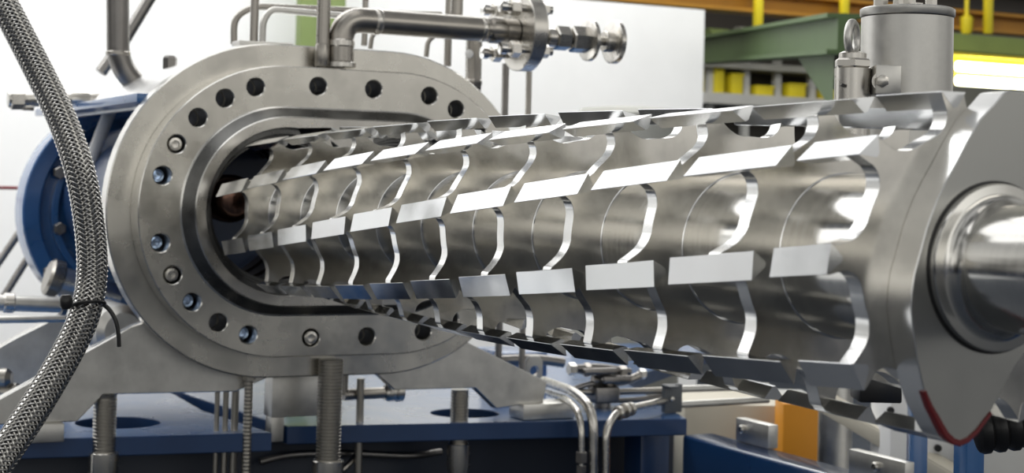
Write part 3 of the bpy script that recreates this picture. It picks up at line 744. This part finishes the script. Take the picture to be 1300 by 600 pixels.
for i, (y0, y1, lab) in enumerate(((494, 490, 'upper of two long pale tubes right of the clamp bracket'), (514, 507, 'lower of two long pale tubes right of the clamp bracket'))):
    solo(MB().tube([at(850, y0, X=-3.35), at(975, y1, X=-3.35 - .0)], .013), 'long_tube', M['satin'], lab, 'tube', 'long tubes right of the bracket')
bx = thing('junction_box', 'blue junction box standing behind the right foot of the barrel', 'box', at(655, 480, X=-4.2))
a = at(652, 466, X=-4.2); MB().box(a, (.10, .10, .07)).build('housing', M['blue'], bx, bevel=.005)
zf = a.z - .07
MB().box((a.x, a.y, (zf + TZ) / 2 + .002), (.05, .05, (zf - TZ) / 2)).build('foot', M['blue'], bx, bevel=.004)
a = at(670, 460, X=-4.0); bent2([(612, 458, -4.0), (680, 455, -4.0), (715, 460, -4.0)], .020, 'dark horizontal pipe behind the right foot of the barrel', 'darkpipe', name='horizontal_pipe')
q = at(677, 470, X=-3.8); solo(MB().plate([[(q.y + .035 * x, q.z + .055 * y) for x, y in ((-1, -1), (1, -1), (1, .6), (.6, 1), (-.6, 1), (-1, .6))], circ(q.y, q.z, .018)], q.x - .01, q.x + .01, .002), 'lug_plate', [M['satin'], M['satin']], 'small pale lug plate with a round hole behind the right foot', 'plate')

#SECTION RIGHT
# ------------------------------------------------------------------ upright cylinder and pin behind the rotor
dC = 3.5
cb_ = at(1150, 125, d=dC); ct = at(1150, 22, d=dC); ZC = .02
hc = thing('upright_cylinder', 'wide brushed grey cylinder with bolted lid standing behind the rotor', 'cylinder', (cb_.x, cb_.y, ZC))
RC = 57.5 / FPX * dC
MB().lathe((cb_.x, cb_.y, ZC), (0, 0, 1), [(0, RC), (ct.z - ZC - .002, RC), (ct.z - ZC - .001, RC - .003)], 64).build('body', M['satin'], hc)
MB().lathe((cb_.x, cb_.y, ct.z), (0, 0, 1), [(0, RC + .001), (.003, RC + .003), (.016, RC + .003), (.019, RC - .002), (.020, .02)], 64).build('lid', M['satin'], hc)
zt = ct.z + .020
for px_, dep, r, h in ((1118, -.03, .016, .035), (1182, .0, .013, .022), (1150, .05, .014, .022), (1140, -.05, .011, .012)):
    q = at(px_, 12, d=dC + dep); MB().hexa((q.x, q.y, zt - .002), (q.x, q.y, zt + h), r).build('lid_bolt', M['steel'], hc)
MB().lathe((cb_.x, cb_.y, zt - .002), (0, 0, 1), [(0, .034), (.012, .034), (.013, .018), (.04, .018)], 6).build('top_boss', M['steel'], hc)
bk = at(1121, 103, d=dC - .12)
rot = Matrix((( -FW.x, RT.x, 0), (-FW.y, RT.y, 0), (0, 0, 1))).to_3x3()
MB().box(bk, (.05, .026, .030), rot).build('side_lug', M['satin'], hc, bevel=.003)
q = at(1119, 103, d=dC - .17); MB().lathe(q - FW * -.006, -FW, [(0, .019), (.004, .019)], 20).lathe(q, -FW, [(0, .013), (.014, .013), (.016, .009)], 6).build('lug_bolt', M['steel'], hc)
dP = 3.38
pc = at(1082, 130, d=dP); pt_ = at(1082, 87, d=dP)
ey = thing('lifting_eye_pin', 'short steel pin with hex collar and upright lifting eye, left of grey cylinder', 'lifting eye', (pc.x, pc.y, ZC))
MB().lathe((pc.x, pc.y, ZC), (0, 0, 1), [(0, .037), (pt_.z - ZC, .037)], 36).build('pin', M['steel'], ey)
MB().hexa((pt_.x, pt_.y, pt_.z), (pt_.x, pt_.y, pt_.z + .020), .038).build('hex_collar', M['steel'], ey)
MB().lathe((pt_.x, pt_.y, pt_.z + .019), (0, 0, 1), [(0, .028), (.012, .028), (.016, .020)], 20).build('shank', M['steel'], ey)
eyc = at(1082, 49, d=dP); er = .032
ang = R_(62); hd = (RT * math.cos(ang) + Vector((FW.x, FW.y, 0)).normalized() * math.sin(ang)).normalized()
pts = [eyc + (hd * math.cos(t) + Vector((0, 0, 1.02)) * math.sin(t)) * er for t in [2 * pi * i / 36 for i in range(37)]]
MB().tube(pts, .0085, 14, caps=False).build('eye', M['satin'], ey)
q = at(1070, 108, d=dP - .036); MB().lathe(q, -FW, [(-.01, .0035), (.001, .0035)], 10).build('set_screw', M['black'], ey)
# stand carrying both
sc = at(1230, 580, d=3.95)
st = thing('blue_stand', 'blue steel column behind the lower tip of the end plate', 'stand', (sc.x, sc.y, FLOOR))
MB().box((sc.x, sc.y, (FLOOR - .02) / 2), (.024, .028, (-.02 - FLOOR) / 2)).build('column', M['blue'], st, bevel=.004)
mid = (Vector((pc.x, pc.y, 0)) + Vector((sc.x, sc.y, 0))) / 2
dd = Vector((sc.x - pc.x, sc.y - pc.y, 0)); L_ = dd.length / 2 + .08; dd.normalize()
MB().box((mid.x, mid.y, ZC - .02), (L_, .12, .02), Matrix(((dd.x, -dd.y, 0), (dd.y, dd.x, 0), (0, 0, 1)))).build('top_plate', M['blue'], st, bevel=.004)

# ------------------------------------------------------------------ lower right: blocks, panels, bellows
def clampblock(px_, py_, L, Wd, h, label, bu):
    q = at(px_, py_, Z=-.7545); c = Vector((q.x, q.y + Wd / 2, q.z + h / 2)); o = thing('clamp_block', label, 'block', (c.x, c.y, q.z), 'clamp blocks on the guide rail')
    MB().box(c, (L / 2, Wd / 2, h / 2)).build('block', M['satin'], o, bevel=.003)
    s = Vector((c.x + bu * L / 2, q.y, c.z + h * .08)); MB().lathe(s + Vector((0, .004, 0)), (0, -1, 0), [(0, .015), (.016, .015), (.020, .010)], 20).build('bolt', M['steel'], o)
    return o
clampblock(954, 564, .19, .04, .078, 'steel clamp block with one bolt on the guide rail, below the orange panel', -.5)
clampblock(1112, 610, .26, .035, .075, 'steel clamp block with one bolt near the bottom edge, nearer the camera', .05)
solo(MB().box((*at(1012, 560, d=6.5).xy, (at(1012, 508, d=6.5).z + FLOOR) / 2), (.10, .075, (at(1012, 508, d=6.5).z - FLOOR) / 2), rot), 'orange_cabinet', M['orange'], 'orange upright panel cabinet seen below the rotor', 'cabinet', bevel=.008)
a = at(1060, 560, d=6.0); solo(MB().cyl((a.x, a.y, FLOOR), (a.x, a.y, at(1060, 470, d=6.0).z), .062, 28), 'support_column', M['satin'], 'grey round support column right of the orange panel', 'column')
a = at(1045, 512, d=5.9); b = at(1215, 612, d=5.3); d_ = (b - a)
tm = d_.to_track_quat('X', 'Z').to_matrix()
solo(MB().box((a + b) / 2, (d_.length / 2, .02, .026), tm).box((a + b) / 2 + tm @ Vector((0, .018, .028)), (d_.length / 2, .035, .004), tm), 'sloping_channel', M['cream'], 'cream sloping channel beam below the rotor end', 'beam', bevel=.003)
a = at(930, 535, d=6.9); solo(MB().box((a.x, a.y, (at(930, 503, d=6.9).z + FLOOR) / 2), (.25, .23, (at(930, 503, d=6.9).z - FLOOR) / 2), rot), 'cream_cabinet', M['cream'], 'low cream cabinet behind the long tubes', 'cabinet', bevel=.01)
a = at(985, 530, d=7.6); solo(MB().box((a.x, a.y, (at(985, 500, d=7.6).z + FLOOR) / 2), (.2, .16, (at(985, 500, d=7.6).z - FLOOR) / 2), rot), 'white_cabinet', M['palegrey'], 'pale grey cabinet left behind the orange panel', 'cabinet', bevel=.01)
a = at(1180, 570, d=5.6)
wc = thing('white_control_cabinet', 'white cabinet with small round bolts behind the end plate, bottom right', 'cabinet', (a.x, a.y, FLOOR))
MB().box((a.x, a.y, (at(1180, 470, d=5.6).z + FLOOR) / 2), (.15, .17, (at(1180, 470, d=5.6).z - FLOOR) / 2), rot).build('housing', M['white'], wc, bevel=.008)
for px_, py_ in ((1190, 568), (1252, 578), (1130, 520)):
    q = at(px_, py_, d=5.445); MB().lathe(q, -FW, [(0, .012), (.012, .012)], 14).build('bolt', M['black'], wc)
a = at(1275, 590, d=5.3); solo(MB().box((a.x, a.y, (at(1275, 540, d=5.3).z + FLOOR) / 2), (.12, .12, (at(1275, 540, d=5.3).z - FLOOR) / 2), rot), 'grey_cabinet', M['palegrey'], 'pale cabinet below the black bellows at the right edge', 'cabinet', bevel=.008)
# black bellows and grey bracket at the right edge
a = at(1238, 545, d=3.3); b = at(1330, 535, d=3.3); d_ = b - a; Lb = d_.length
mb = MB(); prof = [(0, .030)]
for i in range(5):
    h = .004 + i * Lb / 5; prof += [(h, .046), (h + Lb * .05, .050), (h + Lb * .13, .050), (h + Lb * .17, .043)]
mb.lathe(a, d_, prof, 32); 
solo(mb, 'rubber_bellows', M['black'], 'black ribbed rubber bellows right of the plate tip', 'bellows')
q = [at(x, y, d=3.2) for x, y in ((1262, 516), (1275, 494), (1310, 440), (1330, 440), (1330, 500), (1300, 512), (1288, 524))]
gb = thing('hinge_bracket', 'grey hinge bracket with bolts at the right edge behind the end plate', 'bracket', q[0])
MB().prism(q, FW * .035).build('plate', M['satin'], gb, bevel=.003)
for px_, py_, r in ((1284, 503, .006), (1295, 480, .008), (1272, 512, .006)):
    s = at(px_, py_, d=3.198); MB().lathe(s, -FW, [(-.006, r), (.005, r), (.007, r * .7)], 14).build('bolt', M['steel'], gb)
a = at(1165, 520, d=4.95); solo(MB().box((a.x, a.y, FLOOR / 2 + at(1165, 470, d=4.9).z / 2), (.03, .025, (at(1165, 470, d=4.9).z - FLOOR) / 2), rot), 'blue_post', M['blue'], 'thin blue post glimpsed under the rotor end', 'post', bevel=.004)
a = at(1112, 492, d=4.3); solo(MB().box(a, (.06, .055, .032), rot), 'black_box', M['black'], 'small black box under the rotor beside the end plate', 'box', bevel=.005)

#SECTION BACK
# ------------------------------------------------------------------ hall background at the upper right
def bar3(mb, a, b, w, h, mi=0):
    a = Vector(a); b = Vector(b); d_ = b - a; tm = d_.to_track_quat('X', 'Z').to_matrix()
    return mb.box((a + b) / 2, (d_.length / 2, w / 2, h / 2), tm, mi)
def girder(a, b, w, h, t):
    mb = MB(); a = Vector(a); b = Vector(b); z = Vector((0, 0, 1))
    bar3(mb, a, b, t, h - 2 * t); bar3(mb, a + z * (h / 2 - t / 2), b + z * (h / 2 - t / 2), w, t); bar3(mb, a - z * (h / 2 - t / 2), b - z * (h / 2 - t / 2), w, t)
    return mb
XB = -10.5
a = at(730, -14, X=XB); b = at(1420, 46, X=XB); h = (at(1000, 0, X=XB).z - at(1000, 27, X=XB).z)
a.z = b.z = at(1050, 12, X=XB).z
solo(girder(a, b, .25, h, .03), 'crane_girder', M['amber'], 'amber crane girder crossing the top of the hall', 'girder')
a2 = a + Vector((-.6, 0, .30)); b2 = b + Vector((-.6, 0, .30))
solo(girder(a2, b2, .3, .22, .03), 'roof_girder', M['shelfdark'], 'dark girder above and behind the amber crane girder', 'girder')
q0 = at(880, 66, X=XB - .1); q1 = at(1075, 43, d=9.0); hg = 26 / FPX * 11
gg = MB(); bar3(gg, q0, q1, .10, .19); bar3(gg, q0 + Vector((0, 0, .10)), q1 + Vector((0, 0, .10)), .22, .025); bar3(gg, q0 - Vector((0, 0, .10)), q1 - Vector((0, 0, .10)), .22, .025)
gx = q1.lerp(q0, .05); gx2 = q1.lerp(q0, .22)
gg.prism([gx - Vector((0, 0, .1)), gx2 - Vector((0, 0, .1)), gx - Vector((0, 0, .42))], FW * .06)
solo(gg, 'green_beam', M['green'], 'dark green beam with a haunch left of the lifting eye, in the background', 'beam')
a = at(1060, 42, X=-9.5); b = at(1400, 70, X=-9.5); a.z = b.z = at(1250, 57, X=-9.5).z
gb2 = MB(); bar3(gb2, a, b, .12, .15)
solo(gb2, 'green_beam', M['olive'], 'light green beam above the fluorescent lamp', 'beam')
a = at(1195, 68, X=-9.3); b = at(1400, 82, X=-9.3); a.z = b.z = at(1260, 73, X=-9.3).z
lf = thing('fluorescent_lamp', 'bright twin-tube fluorescent lamp right of the grey cylinder', 'lamp', (a + b) / 2 - Vector((0, 0, .1)))
MB().box((a + b) / 2, (.10, (b.y - a.y) / 2, .012)).box((a + b) / 2 + Vector((-.09, 0, -.12)), (.008, (b.y - a.y) / 2, .13)).build('glow_reflector', M['yellow'], lf)  # fitting top plus added yellow board imitating the glow behind the tubes
for py_ in (84, 102):
    p0 = at(1216, py_, X=-9.3); MB().cyl(p0, p0 + Vector((0, 1.2, 0)), (.042), 16).build('tube', M['lamp'], lf)
MB().box(at(1205, 96, X=-9.3) , (.05, .02, .11)).build('end_cap', M['rack'], lf)
for px_, y0, y1, lab in ((963, 10, 40, 'yellow hanger below the amber girder, leftmost'), (1072, -10, 27, 'yellow hanger beside the grey cylinder, second from left'), (1255, -10, 43, 'yellow hanger to the right of the grey cylinder, rightmost')):
    a = at(px_, -12, X=-10.35); b = at(px_, y1, X=-10.35); solo(MB().box((a.x, a.y, (a.z + b.z) / 2), (.03, .035, (a.z - b.z) / 2)), 'hanger_bar', M['yellow'], lab, 'hanger', 'yellow hangers', bevel=.004)
q = at(1227, 30, X=-10.35)
solo(MB().lathe(q - Vector((0, 0, .10)), (0, 0, 1), [(0, .04), (.03, .055), (.16, .06), (.18, .02), (.45, .02)], 16), 'warning_lamp', M['yellow'], 'yellow bell-shaped warning lamp between the hangers', 'lamp')
for px_, y0, y1, col, lab in ((1293, -5, 20, 'green', 'dark green fitting at the top right corner'), (950, 8, 48, 'rack', 'grey hoist motor in the shade of the amber girder'), (912, 22, 50, 'olive', 'olive motor housing beside the white wall edge'), (990, 18, 45, 'amber', 'amber hoist trolley below the crane girder')):
    a = at(px_, y1, X=-11.2); b = at(px_, y0, X=-11.2)
    solo(MB().lathe(a, (0, 1, 0), [(-.14, .03), (-.13, .10), (.10, .10), (.12, .06), (.16, .06)], 20), 'hoist_motor', M[col], lab, 'motor')
# storage rack
XK = -11.5
za, zb_ = at(980, 140, X=XK).z, at(980, 88, X=XK).z
ya, yb = at(893, 110, X=XK).y, at(1120, 110, X=XK).y
rk = thing('storage_rack', 'grey storage rack with dark bays behind the rotor, upper right', 'rack', (XK, (ya + yb) / 2, FLOOR))
MB().box((XK - .24, (ya + yb) / 2, .4), (.02, (yb - ya) / 2 + .3, 1.7)).build('back_panel', M['shelfdark'], rk)
for px_ in (897, 942, 982, 1026, 1075, 1120):
    q = at(px_, 110, X=XK); MB().box((XK + .05, q.y, (zb_ + FLOOR) / 2 + .1), (.03, .035, (zb_ - FLOOR) / 2 + .1)).build('upright', M['palegrey'], rk)
for py_ in (130, 88):
    q = at(980, py_, X=XK); MB().box((XK, (ya + yb) / 2, q.z), (.22, (yb - ya) / 2 + .2, .05 if py_ == 130 else .03)).build('shelf', M['palegrey' if py_ == 130 else 'rack'], rk)
for i, (px_, py_, w, h, lab) in enumerate(((905, 110, .05, .14, 'tall yellow crate beside the white wall, leftmost on the rack'), (927, 112, .065, .10, 'wide yellow crate, second from left on the rack'), (962, 117, .10, .05, 'low yellow crate in the middle bay of the rack'), (1003, 113, .10, .07, 'yellow crate left of the lifting eye on the rack'), (1045, 118, .09, .05, 'low yellow crate beside the pin on the rack'))):
    q = at(px_, py_, X=XK + .0); zs = at(980, 130, X=XK).z + .051
    t = thing('storage_crate', lab, 'crate', (q.x, q.y, zs), 'yellow crates on the rack')
    MB().box((q.x, q.y, zs + h), (.12, w, h)).build('body', M['yellow'], t, bevel=.006)
    MB().box((q.x, q.y, zs + 2 * h - .01), (.13, w + .008, .01)).build('rim', M['yellow'], t)
for px_, w, X_, lab, m in ((391, 14, -7.7, 'olive green post against the white wall behind the slim pipes', 'olive'), (425, 11, -7.7, 'narrow olive green post behind the elbow pipe', 'olive')):
    q = at(px_, 40, X=X_); hw = w / FPX * 9.4
    solo(MB().box((q.x, q.y, (1.9 + FLOOR) / 2), (.05, hw, (1.9 - FLOOR) / 2)), 'hall_post', M[m], lab, 'post', bevel=.006)
q = at(800, 141, d=9.2)
solo(MB().lathe((q.x, q.y, q.z - .3), (0, 0, 1), [(FLOOR - q.z + .3, .30), (.28, .30), (.31, .27), (.322, .15), (.325, .02)], 40), 'grey_tank', M['rack'], 'pale grey tank top behind the rotor in front of the white wall', 'tank')
